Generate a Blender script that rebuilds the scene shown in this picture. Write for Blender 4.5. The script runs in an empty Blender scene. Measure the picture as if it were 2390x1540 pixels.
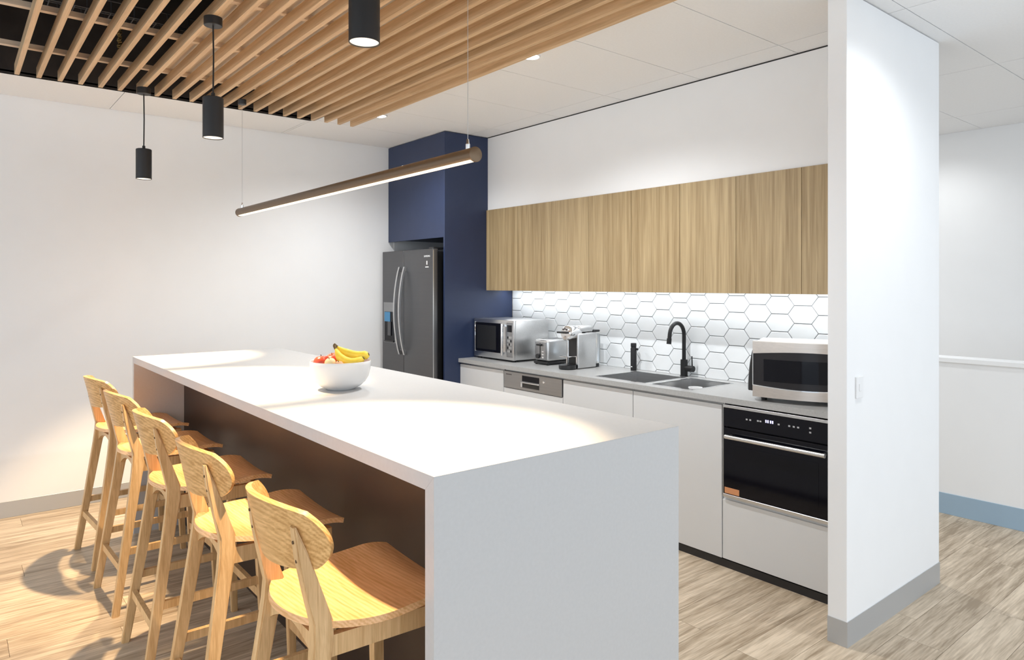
import bpy, bmesh, math, random
from mathutils import Vector, Matrix
random.seed(7)
PI = math.pi
scene = bpy.context.scene
C = scene.collection

# ---------------------------------------------------------------- camera
YAW = math.radians(39.102)
cam_d = bpy.data.cameras.new('camera')
cam_d.sensor_width = 36.0
cam_d.lens = 1611.5 * 36.0 / 2390.0
cam_d.shift_y = -(770 - 662.5) / 2390.0
cam_d.clip_start = 0.02
cam = bpy.data.objects.new('camera', cam_d)
cam.location = (0, 0, 1.4931)
cam.rotation_euler = (PI / 2, 0, -YAW)
C.objects.link(cam)
scene.camera = cam

# ---------------------------------------------------------------- world and exposure
world = bpy.data.worlds.new('world')
scene.world = world
world.use_nodes = True
wb = world.node_tree.nodes['Background']
wb.inputs[0].default_value = (0.82, 0.91, 1.0, 1)
wb.inputs[1].default_value = 1.36
scene.view_settings.view_transform = 'Standard'
scene.view_settings.look = 'None'
scene.view_settings.exposure = 0.56
scene.view_settings.gamma = 1.0
scene.view_settings.use_curve_mapping = False

# lamp strengths (used by the lamps' own builders further down)
PENDANT_W = 165.0
LINEAR_W = 4.0
DOWN_W = 86.0
STRIP_W = 2.0

# ---------------------------------------------------------------- key dimensions (metres)
ZC = 2.70            # ceiling
YE = 5.456           # end wall
XW = 3.70            # kitchen wall face (tiles)
XBF = 3.142          # benchtop front
XOF = 3.42           # overhead cupboard front
XBH = 3.436          # bulkhead face
YB = 4.545           # navy side panel
IX0, IX1, IY0, IY1, IZ = 0.8487, 1.7367, 1.3244, 4.6630, 1.0562
SLZ = 2.650          # slat underside

# ================================================================ helpers
def new_mat(name):
    m = bpy.data.materials.new(name)
    m.use_nodes = True
    nt = m.node_tree
    return m, nt, nt.nodes['Principled BSDF']

def plain(name, col, rough=0.5, metal=0.0, emit=None, estr=0.0, noise=0.0, nscale=30.0, bump=0.0, trans=0.0, coat=0.0, spec=None, ior=None):
    m, nt, b = new_mat(name)
    b.inputs['Base Color'].default_value = (*col, 1)
    b.inputs['Roughness'].default_value = rough
    b.inputs['Metallic'].default_value = metal
    if trans: b.inputs['Transmission Weight'].default_value = trans
    if coat: b.inputs['Coat Weight'].default_value = coat
    if spec is not None: b.inputs['Specular IOR Level'].default_value = spec
    if ior: b.inputs['IOR'].default_value = ior
    if emit:
        b.inputs['Emission Color'].default_value = (*emit, 1)
        b.inputs['Emission Strength'].default_value = estr
    if noise or bump:
        tc = nt.nodes.new('ShaderNodeTexCoord')
        n = nt.nodes.new('ShaderNodeTexNoise')
        n.inputs['Scale'].default_value = nscale
        n.inputs['Detail'].default_value = 4
        nt.links.new(tc.outputs['Object'], n.inputs['Vector'])
        if noise:
            r = nt.nodes.new('ShaderNodeValToRGB')
            r.color_ramp.elements[0].position = 0.3
            r.color_ramp.elements[1].position = 0.7
            r.color_ramp.elements[0].color = (*[max(0, c * (1 - noise)) for c in col], 1)
            r.color_ramp.elements[1].color = (*[min(1, c * (1 + noise)) for c in col], 1)
            nt.links.new(n.outputs['Fac'], r.inputs['Fac'])
            nt.links.new(r.outputs['Color'], b.inputs['Base Color'])
        if bump:
            bp = nt.nodes.new('ShaderNodeBump')
            bp.inputs['Strength'].default_value = bump
            bp.inputs['Distance'].default_value = 0.002
            nt.links.new(n.outputs['Fac'], bp.inputs['Height'])
            nt.links.new(bp.outputs['Normal'], b.inputs['Normal'])
    return m

def wood(name, dark, light, axis, across=26.0, along=1.1, rough=0.45, fine=0.35, var=0.0, bump=0.08, rings=0.0):
    """streaky wood grain that runs along the object's own axis (0 x, 1 y, 2 z)"""
    m, nt, b = new_mat(name)
    N, L = nt.nodes, nt.links
    tc = N.new('ShaderNodeTexCoord')
    oi = N.new('ShaderNodeObjectInfo')
    off = N.new('ShaderNodeVectorMath'); off.operation = 'MULTIPLY_ADD'
    off.inputs[1].default_value = (1, 1, 1)
    mul = N.new('ShaderNodeVectorMath'); mul.operation = 'SCALE'
    mul.inputs['Scale'].default_value = 37.0
    cmb = N.new('ShaderNodeCombineXYZ')
    for i in range(3): L.new(oi.outputs['Random'], cmb.inputs[i])
    L.new(cmb.outputs[0], mul.inputs[0])
    L.new(tc.outputs['Object'], off.inputs[0])
    L.new(mul.outputs[0], off.inputs[2])
    mp = N.new('ShaderNodeMapping')
    sc = [across] * 3; sc[axis] = along
    mp.inputs['Scale'].default_value = sc
    L.new(off.outputs[0], mp.inputs['Vector'])
    n1 = N.new('ShaderNodeTexNoise'); n1.inputs['Scale'].default_value = 1.0
    n1.inputs['Detail'].default_value = 5; n1.inputs['Roughness'].default_value = 0.62
    n1.inputs['Distortion'].default_value = 0.6
    L.new(mp.outputs[0], n1.inputs['Vector'])
    n2 = N.new('ShaderNodeTexNoise'); n2.inputs['Scale'].default_value = 5.5
    n2.inputs['Detail'].default_value = 3
    L.new(mp.outputs[0], n2.inputs['Vector'])
    mix = N.new('ShaderNodeMath'); mix.operation = 'MULTIPLY_ADD'
    L.new(n2.outputs['Fac'], mix.inputs[0]); mix.inputs[1].default_value = fine
    sub = N.new('ShaderNodeMath'); sub.operation = 'SUBTRACT'
    L.new(n1.outputs['Fac'], sub.inputs[0]); sub.inputs[1].default_value = fine * 0.5
    L.new(sub.outputs[0], mix.inputs[2])
    src = mix.outputs[0]
    if rings:
        wv = N.new('ShaderNodeTexWave'); wv.wave_type = 'BANDS'; wv.bands_direction = 'DIAGONAL'
        wv.inputs['Scale'].default_value = rings; wv.inputs['Distortion'].default_value = 6.0
        wv.inputs['Detail'].default_value = 2; wv.inputs['Detail Scale'].default_value = 0.6
        mp2 = N.new('ShaderNodeMapping'); s2 = [1.0] * 3; s2[axis] = 0.10
        mp2.inputs['Scale'].default_value = s2
        L.new(off.outputs[0], mp2.inputs['Vector']); L.new(mp2.outputs[0], wv.inputs['Vector'])
        ad = N.new('ShaderNodeMath'); ad.operation = 'MULTIPLY_ADD'
        L.new(wv.outputs['Fac'], ad.inputs[0]); ad.inputs[1].default_value = 0.20
        L.new(src, ad.inputs[2])
        sb = N.new('ShaderNodeMath'); sb.operation = 'SUBTRACT'
        L.new(ad.outputs[0], sb.inputs[0]); sb.inputs[1].default_value = 0.10
        src = sb.outputs[0]
    if var:
        a2 = N.new('ShaderNodeMath'); a2.operation = 'MULTIPLY_ADD'
        L.new(oi.outputs['Random'], a2.inputs[0]); a2.inputs[1].default_value = var
        s3 = N.new('ShaderNodeMath'); s3.operation = 'SUBTRACT'
        L.new(src, s3.inputs[0]); s3.inputs[1].default_value = var * 0.5
        L.new(s3.outputs[0], a2.inputs[2]); src = a2.outputs[0]
    r = N.new('ShaderNodeValToRGB')
    r.color_ramp.elements[0].position = 0.30; r.color_ramp.elements[1].position = 0.70
    r.color_ramp.elements[0].color = (*dark, 1); r.color_ramp.elements[1].color = (*light, 1)
    L.new(src, r.inputs['Fac']); L.new(r.outputs['Color'], b.inputs['Base Color'])
    b.inputs['Roughness'].default_value = rough
    if bump:
        bp = N.new('ShaderNodeBump'); bp.inputs['Strength'].default_value = bump
        bp.inputs['Distance'].default_value = 0.003
        L.new(src, bp.inputs['Height']); L.new(bp.outputs['Normal'], b.inputs['Normal'])
    return m

def brushed(name, col, rough=0.32, axis=1, amt=0.12):
    m, nt, b = new_mat(name)
    N, L = nt.nodes, nt.links
    tc = N.new('ShaderNodeTexCoord'); mp = N.new('ShaderNodeMapping')
    sc = [160.0] * 3; sc[axis] = 2.0
    mp.inputs['Scale'].default_value = sc
    n = N.new('ShaderNodeTexNoise'); n.inputs['Scale'].default_value = 1.0; n.inputs['Detail'].default_value = 3
    L.new(tc.outputs['Object'], mp.inputs['Vector']); L.new(mp.outputs[0], n.inputs['Vector'])
    r = N.new('ShaderNodeValToRGB')
    r.color_ramp.elements[0].color = (*[c * (1 - amt) for c in col], 1)
    r.color_ramp.elements[1].color = (*[min(1, c * (1 + amt)) for c in col], 1)
    L.new(n.outputs['Fac'], r.inputs['Fac']); L.new(r.outputs['Color'], b.inputs['Base Color'])
    b.inputs['Metallic'].default_value = 1.0
    b.inputs['Roughness'].default_value = rough
    return m

# ---- mesh helpers --------------------------------------------------------
def box(bm, x0, x1, y0, y1, z0, z1):
    if x0 > x1: x0, x1 = x1, x0
    if y0 > y1: y0, y1 = y1, y0
    if z0 > z1: z0, z1 = z1, z0
    v = [bm.verts.new(p) for p in ((x0,y0,z0),(x1,y0,z0),(x1,y1,z0),(x0,y1,z0),(x0,y0,z1),(x1,y0,z1),(x1,y1,z1),(x0,y1,z1))]
    for f in ((3,2,1,0),(4,5,6,7),(0,1,5,4),(1,2,6,5),(2,3,7,6),(3,0,4,7)):
        bm.faces.new([v[i] for i in f])
    return v

def BX(x0, x1, y0, y1, z0, z1, bev=0.0, seg=2):
    bm = bmesh.new(); box(bm, x0, x1, y0, y1, z0, z1)
    if bev: bmesh.ops.bevel(bm, geom=list(bm.edges), offset=bev, segments=seg, profile=0.5, affect='EDGES')
    return bm

def frame_from(d):
    d = d.normalized()
    up = Vector((0, 0, 1)) if abs(d.z) < 0.95 else Vector((1, 0, 0))
    s = d.cross(up).normalized()
    return s, s.cross(d).normalized()

def tube(bm, pts, rad, seg=12, caps=True):
    """round tube through pts; rad a number or one per point"""
    pts = [Vector(p) for p in pts]
    n = len(pts)
    if not isinstance(rad, (list, tuple)): rad = [rad] * n
    rings = []
    side = None
    for i, p in enumerate(pts):
        d = (pts[min(i + 1, n - 1)] - pts[max(i - 1, 0)])
        s, u = frame_from(d)
        if side is not None:
            dn = d.normalized()
            s2 = side - dn * side.dot(dn)
            if s2.length > 1e-6:
                s = s2.normalized(); u = s.cross(dn).normalized()
        side = s
        rings.append([bm.verts.new(p + (s * math.cos(2*PI*k/seg) + u * math.sin(2*PI*k/seg)) * rad[i]) for k in range(seg)])
    for a, b in zip(rings, rings[1:]):
        for k in range(seg):
            bm.faces.new((a[k], a[(k+1) % seg], b[(k+1) % seg], b[k]))
    if caps:
        bm.faces.new(list(reversed(rings[0]))); bm.faces.new(rings[-1])
    return rings

def lathe(bm, prof, cx=0, cy=0, seg=40, axis='z', cap0=False, cap1=False):
    """prof: list of (r, h)"""
    rings = []
    for r, h in prof:
        ring = []
        for k in range(seg):
            a = 2*PI*k/seg
            if axis == 'z': p = (cx + r*math.cos(a), cy + r*math.sin(a), h)
            elif axis == 'y': p = (cx + r*math.cos(a), h, cy + r*math.sin(a))
            else: p = (h, cx + r*math.cos(a), cy + r*math.sin(a))
            ring.append(bm.verts.new(p))
        rings.append(ring)
    for a, b in zip(rings, rings[1:]):
        for k in range(seg):
            bm.faces.new((a[k], a[(k+1) % seg], b[(k+1) % seg], b[k]))
    if cap0: bm.faces.new(list(reversed(rings[0])))
    if cap1: bm.faces.new(rings[-1])

def loft(bm, secs):
    """secs: lists of equal-length point loops"""
    rings = [[bm.verts.new(p) for p in s] for s in secs]
    n = len(rings[0])
    for a, b in zip(rings, rings[1:]):
        for k in range(n):
            bm.faces.new((a[k], a[(k+1) % n], b[(k+1) % n], b[k]))
    bm.faces.new(list(reversed(rings[0]))); bm.faces.new(rings[-1])

def prism(bm, poly, h0, h1, axis='z'):
    """poly 2-D outline extruded along an axis: z -> (x,y); y -> (x,z); x -> (y,z)"""
    def P(p, h):
        return (p[0], p[1], h) if axis == 'z' else (p[0], h, p[1]) if axis == 'y' else (h, p[0], p[1])
    a = [bm.verts.new(P(p, h0)) for p in poly]; b = [bm.verts.new(P(p, h1)) for p in poly]
    n = len(poly)
    bm.faces.new(list(reversed(a))); bm.faces.new(b)
    for k in range(n): bm.faces.new((a[k], a[(k+1) % n], b[(k+1) % n], b[k]))

def sheet(bm, f, thick, nu=24, nv=20):
    """solid curved sheet: f(u,v) for u,v in [-1,1] gives the middle surface"""
    import itertools
    P = [[Vector(f(-1 + 2*i/nu, -1 + 2*j/nv)) for j in range(nv+1)] for i in range(nu+1)]
    T, B = [], []
    for i in range(nu+1):
        tr, br = [], []
        for j in range(nv+1):
            du = P[min(i+1, nu)][j] - P[max(i-1, 0)][j]
            dv = P[i][min(j+1, nv)] - P[i][max(j-1, 0)]
            n = du.cross(dv)
            n = n.normalized() if n.length > 1e-9 else Vector((0, 0, 1))
            tr.append(bm.verts.new(P[i][j] + n*thick/2)); br.append(bm.verts.new(P[i][j] - n*thick/2))
        T.append(tr); B.append(br)
    for i in range(nu):
        for j in range(nv):
            bm.faces.new((T[i][j], T[i+1][j], T[i+1][j+1], T[i][j+1]))
            bm.faces.new((B[i][j], B[i][j+1], B[i+1][j+1], B[i+1][j]))
    for i in range(nu):
        bm.faces.new((T[i][0], B[i][0], B[i+1][0], T[i+1][0]))
        bm.faces.new((T[i][nv], T[i+1][nv], B[i+1][nv], B[i][nv]))
    for j in range(nv):
        bm.faces.new((T[0][j], T[0][j+1], B[0][j+1], B[0][j]))
        bm.faces.new((T[nu][j], B[nu][j], B[nu][j+1], T[nu][j+1]))

def mesh_of(name, bm, mat, smooth=None):
    bmesh.ops.recalc_face_normals(bm, faces=list(bm.faces))
    me = bpy.data.meshes.new(name)
    bm.to_mesh(me); bm.free()
    me.materials.append(mat)
    if smooth is not None:
        for p in me.polygons: p.use_smooth = True
        try: me.set_sharp_from_angle(angle=math.radians(smooth))
        except Exception: pass
    return me

def world_loc(o):
    v = Vector(o.location)
    while o.parent: o = o.parent; v = v + o.location
    return v

def obj(name, bm, mat, parent=None, smooth=None, at=None, shift=True, rot=None):
    """link one mesh object. Coordinates in bm are scene metres (shift=True moves them into the parent's frame)."""
    o = None
    if parent is not None and shift:
        bmesh.ops.translate(bm, verts=list(bm.verts), vec=-world_loc(parent))
    elif parent is None and at is not None:
        bmesh.ops.translate(bm, verts=list(bm.verts), vec=-Vector(at))
    me = mesh_of(name, bm, mat, smooth)
    o = bpy.data.objects.new(name, me)
    if parent is None and at is not None: o.location = at
    C.objects.link(o)
    if parent is not None: o.parent = parent
    return o

def tag(o, label, cat, group=None):
    o['label'] = label; o['category'] = cat
    if group: o['group'] = group
    return o

def thing(name, label, cat, loc=(0, 0, 0), rz=0.0, group=None):
    o = bpy.data.objects.new(name, None)
    o.empty_display_size = 0.1
    o.location = loc; o.rotation_euler = (0, 0, rz)
    C.objects.link(o)
    return tag(o, label, cat, group)

def struct(name, bm, mat, parent=None, smooth=None):
    o = obj(name, bm, mat, parent, smooth)
    if parent is None: o['kind'] = 'structure'
    return o

def inst(name, me, parent, loc, rot=None):
    o = bpy.data.objects.new(name, me)
    C.objects.link(o); o.parent = parent; o.location = loc
    if rot: o.rotation_euler = rot
    return o

def text_part(name, body, size, mat, parent, loc, rot, depth=0.0006, align='CENTER'):
    cu = bpy.data.curves.new(name, 'FONT'); cu.body = body; cu.size = size; cu.extrude = depth
    cu.align_x = align; cu.align_y = 'CENTER'; cu.resolution_u = 2
    t = bpy.data.objects.new(name + '_tmp', cu); C.objects.link(t)
    bpy.context.view_layer.update()
    me = bpy.data.meshes.new_from_object(t.evaluated_get(bpy.context.evaluated_depsgraph_get()))
    C.objects.unlink(t); bpy.data.objects.remove(t); bpy.data.curves.remove(cu)
    me.name = name; me.materials.clear(); me.materials.append(mat)
    o = bpy.data.objects.new(name, me); C.objects.link(o)
    o.parent = parent; o.location = Vector(loc) - world_loc(parent); o.rotation_euler = rot
    return o
FACE_L = (PI/2, 0, -PI/2)      # text that faces -X

def light(name, kind, parent, loc, energy, col=(1, 1, 1), rot=(0, 0, 0), **kw):
    d = bpy.data.lights.new(name, kind); d.energy = energy; d.color = col
    for k, v in kw.items(): setattr(d, k, v)
    o = bpy.data.objects.new(name, d); C.objects.link(o)
    if parent is not None:
        o.parent = parent; loc = Vector(loc) - world_loc(parent)
    o.location = loc; o.rotation_euler = rot
    return o

# ================================================================ materials
M = {}
M['white'] = plain('white_paint', (0.86, 0.86, 0.86), 0.65, noise=0.008, nscale=6)
M['tile_c'] = plain('ceiling_tile', (0.88, 0.88, 0.88), 0.85, noise=0.015, nscale=90)
M['joint'] = plain('ceiling_grid', (0.45, 0.45, 0.45), 0.7)
M['shadow'] = plain('dark_shadow_line', (0.03, 0.03, 0.03), 0.8)
M['void'] = plain('void_black_paint', (0.034, 0.027, 0.024), 0.9, noise=0.3, nscale=8)
M['board'] = wood('pale_backing_board', (0.70, 0.58, 0.42), (0.82, 0.70, 0.54), 1, across=40, along=1.2, rough=0.6)
M['slat'] = wood('slat_oak', (0.50, 0.31, 0.155), (0.72, 0.50, 0.29), 1, across=55, along=1.5, rough=0.5, var=0.10)
M['batten'] = wood('batten_pine', (0.60, 0.46, 0.33), (0.74, 0.60, 0.46), 0, across=60, along=2, rough=0.6)
M['floor'] = wood('oak_plank_vinyl', (0.31, 0.232, 0.150), (0.68, 0.56, 0.42), 0, across=22, along=1.5, rough=0.42, fine=0.6, var=0.13, bump=0.05)
M['bounce'] = plain('pale_grey_bounce', (0.52, 0.53, 0.54), 0.95, noise=0.12, nscale=180)
M['skirt'] = plain('grey_aluminium_skirting', (0.47, 0.48, 0.49), 0.38, metal=0.35)
M['skirt_b'] = plain('blue_grey_skirting', (0.33, 0.45, 0.56), 0.45)
M['splash'] = plain('white_glazed_tile', (0.76, 0.78, 0.79), 0.18, noise=0.03, nscale=5)
M['grout'] = plain('grey_grout', (0.20, 0.205, 0.21), 0.85)
M['navy'] = plain('navy_laminate', (0.022, 0.036, 0.088), 0.42, noise=0.04, nscale=12)
M['cup'] = wood('oak_veneer', (0.28, 0.192, 0.092), (0.48, 0.36, 0.20), 2, across=24, along=0.7, rough=0.42, fine=0.5, var=0.08, bump=0.04)
M['cup_in'] = plain('white_carcass', (0.7, 0.7, 0.7), 0.5)
M['cab'] = plain('pale_grey_laminate', (0.66, 0.665, 0.67), 0.33, noise=0.006, nscale=10)
M['kick'] = plain('black_kick', (0.02, 0.02, 0.022), 0.4)
M['bench'] = plain('grey_stone', (0.40, 0.40, 0.395), 0.28, noise=0.07, nscale=120)
M['island'] = plain('white_stone', (0.54, 0.54, 0.54), 0.42, noise=0.02, nscale=100)
M['umber'] = plain('dark_brown_laminate', (0.032, 0.017, 0.011), 0.40, noise=0.06, nscale=20)
M['steel'] = brushed('brushed_steel', (0.62, 0.62, 0.62), 0.30)
M['steel_d'] = brushed('graphite_steel', (0.150, 0.150, 0.155), 0.42, axis=1, amt=0.05)
M['steel_m'] = brushed('mid_steel', (0.36, 0.36, 0.365), 0.36)
M['chrome'] = plain('chrome', (0.82, 0.82, 0.83), 0.12, metal=1.0)
M['black_g'] = plain('black_glass', (0.004, 0.004, 0.007), 0.08, spec=0.22)
M['black'] = plain('black_plastic', (0.013, 0.013, 0.014), 0.35)
M['black_d'] = plain('dark_door_glass', (0.020, 0.018, 0.020), 0.22, spec=0.3)
M['black_m'] = plain('matt_black', (0.010, 0.010, 0.011), 0.45, spec=0.35)
M['char'] = plain('charcoal_powder_coat', (0.012, 0.011, 0.011), 0.45)
M['bronze'] = plain('bronze_tube', (0.17, 0.115, 0.07), 0.38, metal=0.6)
M['oak'] = wood('stool_oak', (0.52, 0.31, 0.13), (0.76, 0.51, 0.26), 2, across=55, along=2.2, rough=0.38, fine=0.45, bump=0.05)
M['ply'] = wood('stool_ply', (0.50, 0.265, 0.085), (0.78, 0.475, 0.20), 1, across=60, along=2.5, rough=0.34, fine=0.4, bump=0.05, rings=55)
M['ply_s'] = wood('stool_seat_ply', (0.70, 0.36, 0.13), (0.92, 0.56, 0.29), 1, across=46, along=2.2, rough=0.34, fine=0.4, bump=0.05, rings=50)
M['white_p'] = plain('white_plastic', (0.82, 0.82, 0.82), 0.35)
M['bowl'] = plain('white_ceramic', (0.70, 0.695, 0.69), 0.20)
M['warm_e'] = plain('warm_diffuser', (1, 0.93, 0.8), 0.5, emit=(1.0, 0.73, 0.42), estr=1.5)
M['lamp_e'] = plain('warm_lamp_lens', (1, 0.95, 0.85), 0.5, emit=(1.0, 0.84, 0.64), estr=0.85)
M['down_e'] = plain('downlight_lens', (1, 1, 1), 0.5, emit=(1.0, 0.97, 0.92), estr=40.0)
M['strip_e'] = plain('led_strip_diffuser', (1, 1, 1), 0.5, emit=(0.95, 0.98, 1.0), estr=4.0)
M['tank'] = plain('clear_tank', (0.85, 0.90, 0.93), 0.08, trans=0.9, ior=1.3)
M['blue_e'] = plain('blue_dispenser_glow', (0.02, 0.1, 0.2), 0.3, emit=(0.08, 0.36, 0.65), estr=0.22)
M['disp_e'] = plain('oven_display', (0.2, 0.2, 0.4), 0.3, emit=(0.62, 0.60, 1.0), estr=1.2)
M['mark'] = plain('printed_mark', (0.42, 0.42, 0.43), 0.5)
M['mark_w'] = plain('white_print', (0.85, 0.85, 0.85), 0.5)
M['mark_d'] = plain('dark_print', (0.09, 0.08, 0.08), 0.5)
M['orange'] = plain('orange_sticker', (0.62, 0.27, 0.12), 0.5)
M['champ'] = brushed('champagne_steel', (0.60, 0.54, 0.49), 0.34)
M['banana'] = plain('banana_skin', (0.86, 0.62, 0.06), 0.45, noise=0.12, nscale=25)
M['ban_tip'] = plain('banana_tip', (0.10, 0.06, 0.015), 0.7)
M['apple'] = plain('red_apple_skin', (0.62, 0.075, 0.035), 0.3, noise=0.35, nscale=12)
M['peach'] = plain('peach_skin', (0.83, 0.42, 0.20), 0.55, noise=0.2, nscale=14)
M['pear'] = plain('pale_yellow_skin', (0.80, 0.66, 0.36), 0.45, noise=0.1, nscale=16)
M['stem'] = plain('fruit_stem', (0.12, 0.07, 0.03), 0.8)
M['brass'] = plain('brass_braid', (0.42, 0.28, 0.10), 0.35, metal=0.8)
M['duct'] = plain('black_flexible_duct', (0.05, 0.05, 0.055), 0.45)
M['wire'] = plain('suspension_wire', (0.55, 0.55, 0.55), 0.4, metal=0.6)

# ================================================================ the setting
# ---- floor: planks run along x
fl = struct('floor', BX(-1.3, 6.4, -0.9, YE + 0.1, -0.10, -0.006), M['floor'])
bm = bmesh.new(); box(bm, -7.0, 6.4, -7.0, -0.9, -0.10, 0.0); box(bm, -7.0, -1.3, -0.9, YE + 0.1, -0.10, 0.0)
struct('floor_bounce', bm, M['bounce'])  # unseen outer floor, added in grey to bounce neutral light onto the ceiling
PW, PL = 0.18, 1.22
bmp = bmesh.new(); box(bmp, 0, PL - 0.0015, 0, PW - 0.0015, -0.006, 0)
plank_me = mesh_of('plank', bmp, M['floor'])
row = 0
y = 0.35
while y < YE - 0.02:
    x = -1.1 - random.random() * PL
    while x < 5.02:
        if x + PL > -0.6:
            if x + PL > 5.02 or y + PW > YE:
                b = bmesh.new(); box(b, 0, min(PL - 0.0015, 5.02 - x), 0, min(PW - 0.0015, YE - y), -0.006, 0)
                if 5.02 - x > 0.02: inst('plank', mesh_of('plank', b, M['floor']), fl, (x, y, 0))
            else:
                inst('plank', plank_me, fl, (x, y, 0))
        x += PL
    y += PW; row += 1

# ---- walls
struct('wall_back', BX(-3.2, 6.4, YE, YE + 0.12, 0, 3.0), M['white'])
wr = struct('wall_right', BX(XW + 0.012, XW + 0.132, 1.34, YE, 0, ZC), M['white'])
struct('wall_partition', BX(2.8527, 3.832, 1.3314, 1.412, 0, ZC - 0.004, 0.002, 1), M['white'])
struct('wall_bulkhead', BX(XBH, XW + 0.012, 1.412, YB - 0.001, 2.098, ZC - 0.008), M['white'])
struct('wall_half', BX(5.02, 5.15, -0.6, 3.2, 0, 0.985), M['white'])
struct('trim_1', BX(5.008, 5.162, -0.6, 3.2, 0.985, 1.016, 0.003), M['white'])
struct('wall_far', BX(6.22, 6.34, -1.2, YE, 0, ZC), M['white'])
struct('shadow_gap_strip', BX(XBH + 0.001, XBH + 0.03, 1.413, YB - 0.002, ZC - 0.008, ZC + 0.006), M['shadow'])  # dark strip painting in the shade of the gap under the ceiling
# ---- skirtings
struct('baseboard_back', BX(-3.2, 2.95, YE - 0.004, YE, 0, 0.105, 0.002, 1), M['skirt'])
bm = bmesh.new()
box(bm, 2.8497, 3.835, 1.3284, 1.3314, 0, 0.105); box(bm, 2.8497, 2.8527, 1.3314, 1.412, 0, 0.105)
box(bm, 3.832, 3.835, 1.3314, 5.0, 0, 0.105)
struct('baseboard_partition', bm, M['skirt'])
struct('baseboard_half', BX(5.015, 5.02, -0.6, 3.2, 0, 0.135, 0.001, 1), M['skirt_b'])

# ---- suspended ceiling: tiles 1.2 x 0.6 over a grid, with the slatted opening cut out
OX0, OX1, OY0, OY1 = -0.35, 2.07, -0.95, 4.89
bm = bmesh.new()
box(bm, -2.4, OX0, -1.6, YE, ZC + 0.010, ZC + 0.02)
box(bm, OX1, 6.3, -1.6, YE, ZC + 0.010, ZC + 0.02)
box(bm, OX0, OX1, OY1, YE, ZC + 0.010, ZC + 0.02)
box(bm, OX0, OX1, -1.6, OY0, ZC + 0.010, ZC + 0.02)
ceil = struct('ceiling', bm, M['joint'])
def cut(r, h):
    """rectangle r minus rectangle h"""
    x0, x1, y0, y1 = r; a0, a1, b0, b1 = h
    if x1 <= a0 or x0 >= a1 or y1 <= b0 or y0 >= b1: return [r]
    out = []
    if x0 < a0: out.append((x0, a0, y0, y1)); x0 = a0
    if x1 > a1: out.append((a1, x1, y0, y1)); x1 = a1
    if y0 < b0: out.append((x0, x1, y0, b0))
    if y1 > b1: out.append((x0, x1, b1, y1))
    return out
bm = bmesh.new(); box(bm, 0.002, 1.198, 0.002, 0.598, 0, 0.010)
full_tile = mesh_of('ceiling_tile', bm, M['tile_c'])
gx = 3.25 - 1.2 * 5
DOWN = [(2.385, 4.43), (2.385, 2.77), (2.95, 0.80), (4.45, 3.2), (5.65, 2.2)]  # last three are unseen, added to brighten the partition and passage
while gx < 6.22:
    gy = 0.06 - 0.6 * 5
    while gy < YE - 0.01:
        r = (max(gx, -2.4), min(gx + 1.2, 6.22), max(gy, -1.6), min(gy + 0.6, YE))
        rs = cut(r, (OX0, OX1, OY0, OY1))
        for q in rs:
            if q[1] <= q[0] or q[3] <= q[2]: continue
            if rs == [r] and q[1] - q[0] > 1.19 and q[3] - q[2] > 0.59:
                inst('ceiling_tile', full_tile, ceil, (gx, gy, ZC))
            elif q[1] - q[0] > 0.02 and q[3] - q[2] > 0.02:
                b = bmesh.new(); box(b, 0.002, q[1]-q[0]-0.002, 0.002, q[3]-q[2]-0.002, 0, 0.010)
                inst('ceiling_tile', mesh_of('ceiling_tile', b, M['tile_c']), ceil, (q[0], q[2], ZC))
        gy += 0.6
    gx += 1.2

# ---- dark plenum above the slats
bm = bmesh.new()
box(bm, OX0 - 0.6, OX1 + 0.02, OY0 - 0.02, OY1 + 0.02, 3.55, 3.60)
box(bm, OX0 - 0.6, OX0 - 0.58, OY0, OY1, ZC + 0.02, 3.55)
box(bm, OX0 - 0.6, OX0, OY0, OY1, ZC + 0.02, ZC + 0.03)
box(bm, OX1, OX1 + 0.02, OY0, OY1, ZC - 0.0, 3.55)
box(bm, OX0 - 0.6, OX1, OY1, OY1 + 0.02, ZC - 0.0, 3.55)
box(bm, OX0 - 0.6, OX1, OY0 - 0.02, OY0, ZC + 0.0, 3.55)
struct('wall_plenum', bm, M['void'])
du = thing('flexible_duct', 'black ribbed flexible duct in the dark void above the slats', 'duct', (0.2, 3.3, 3.2))
bm = bmesh.new(); tube(bm, [(-0.9, 3.2, 3.22), (0.0, 3.3, 3.2), (0.8, 3.3, 3.2), (1.9, 3.4, 3.22)], 0.15, 24)
obj('sleeve', bm, M['duct'], du, 40)
for k in range(34):
    x = -0.8 + k * 0.078
    b = bmesh.new()
    tube(b, [(x, 3.25 + 0.07 * (x + 0.9) / 2.7 + 0.158 * math.cos(2*PI*j/20), 3.205 + 0.158 * math.sin(2*PI*j/20)) for j in range(21)], 0.006, 6)
    obj('rib', b, M['duct'], du, 40)
bm = bmesh.new()
tube(bm, [(0.735 + 0.010*math.cos(t*1.9), 4.40 + 0.010*math.sin(t*1.9), 2.745 + t*0.0030) for t in range(80)], 0.0045, 6)
tag(obj('braided_cable', bm, M['brass'], None, 60, (0.735, 4.40, 2.745)), 'brass coloured twisted cable hanging in the dark ceiling void', 'cable')

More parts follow.
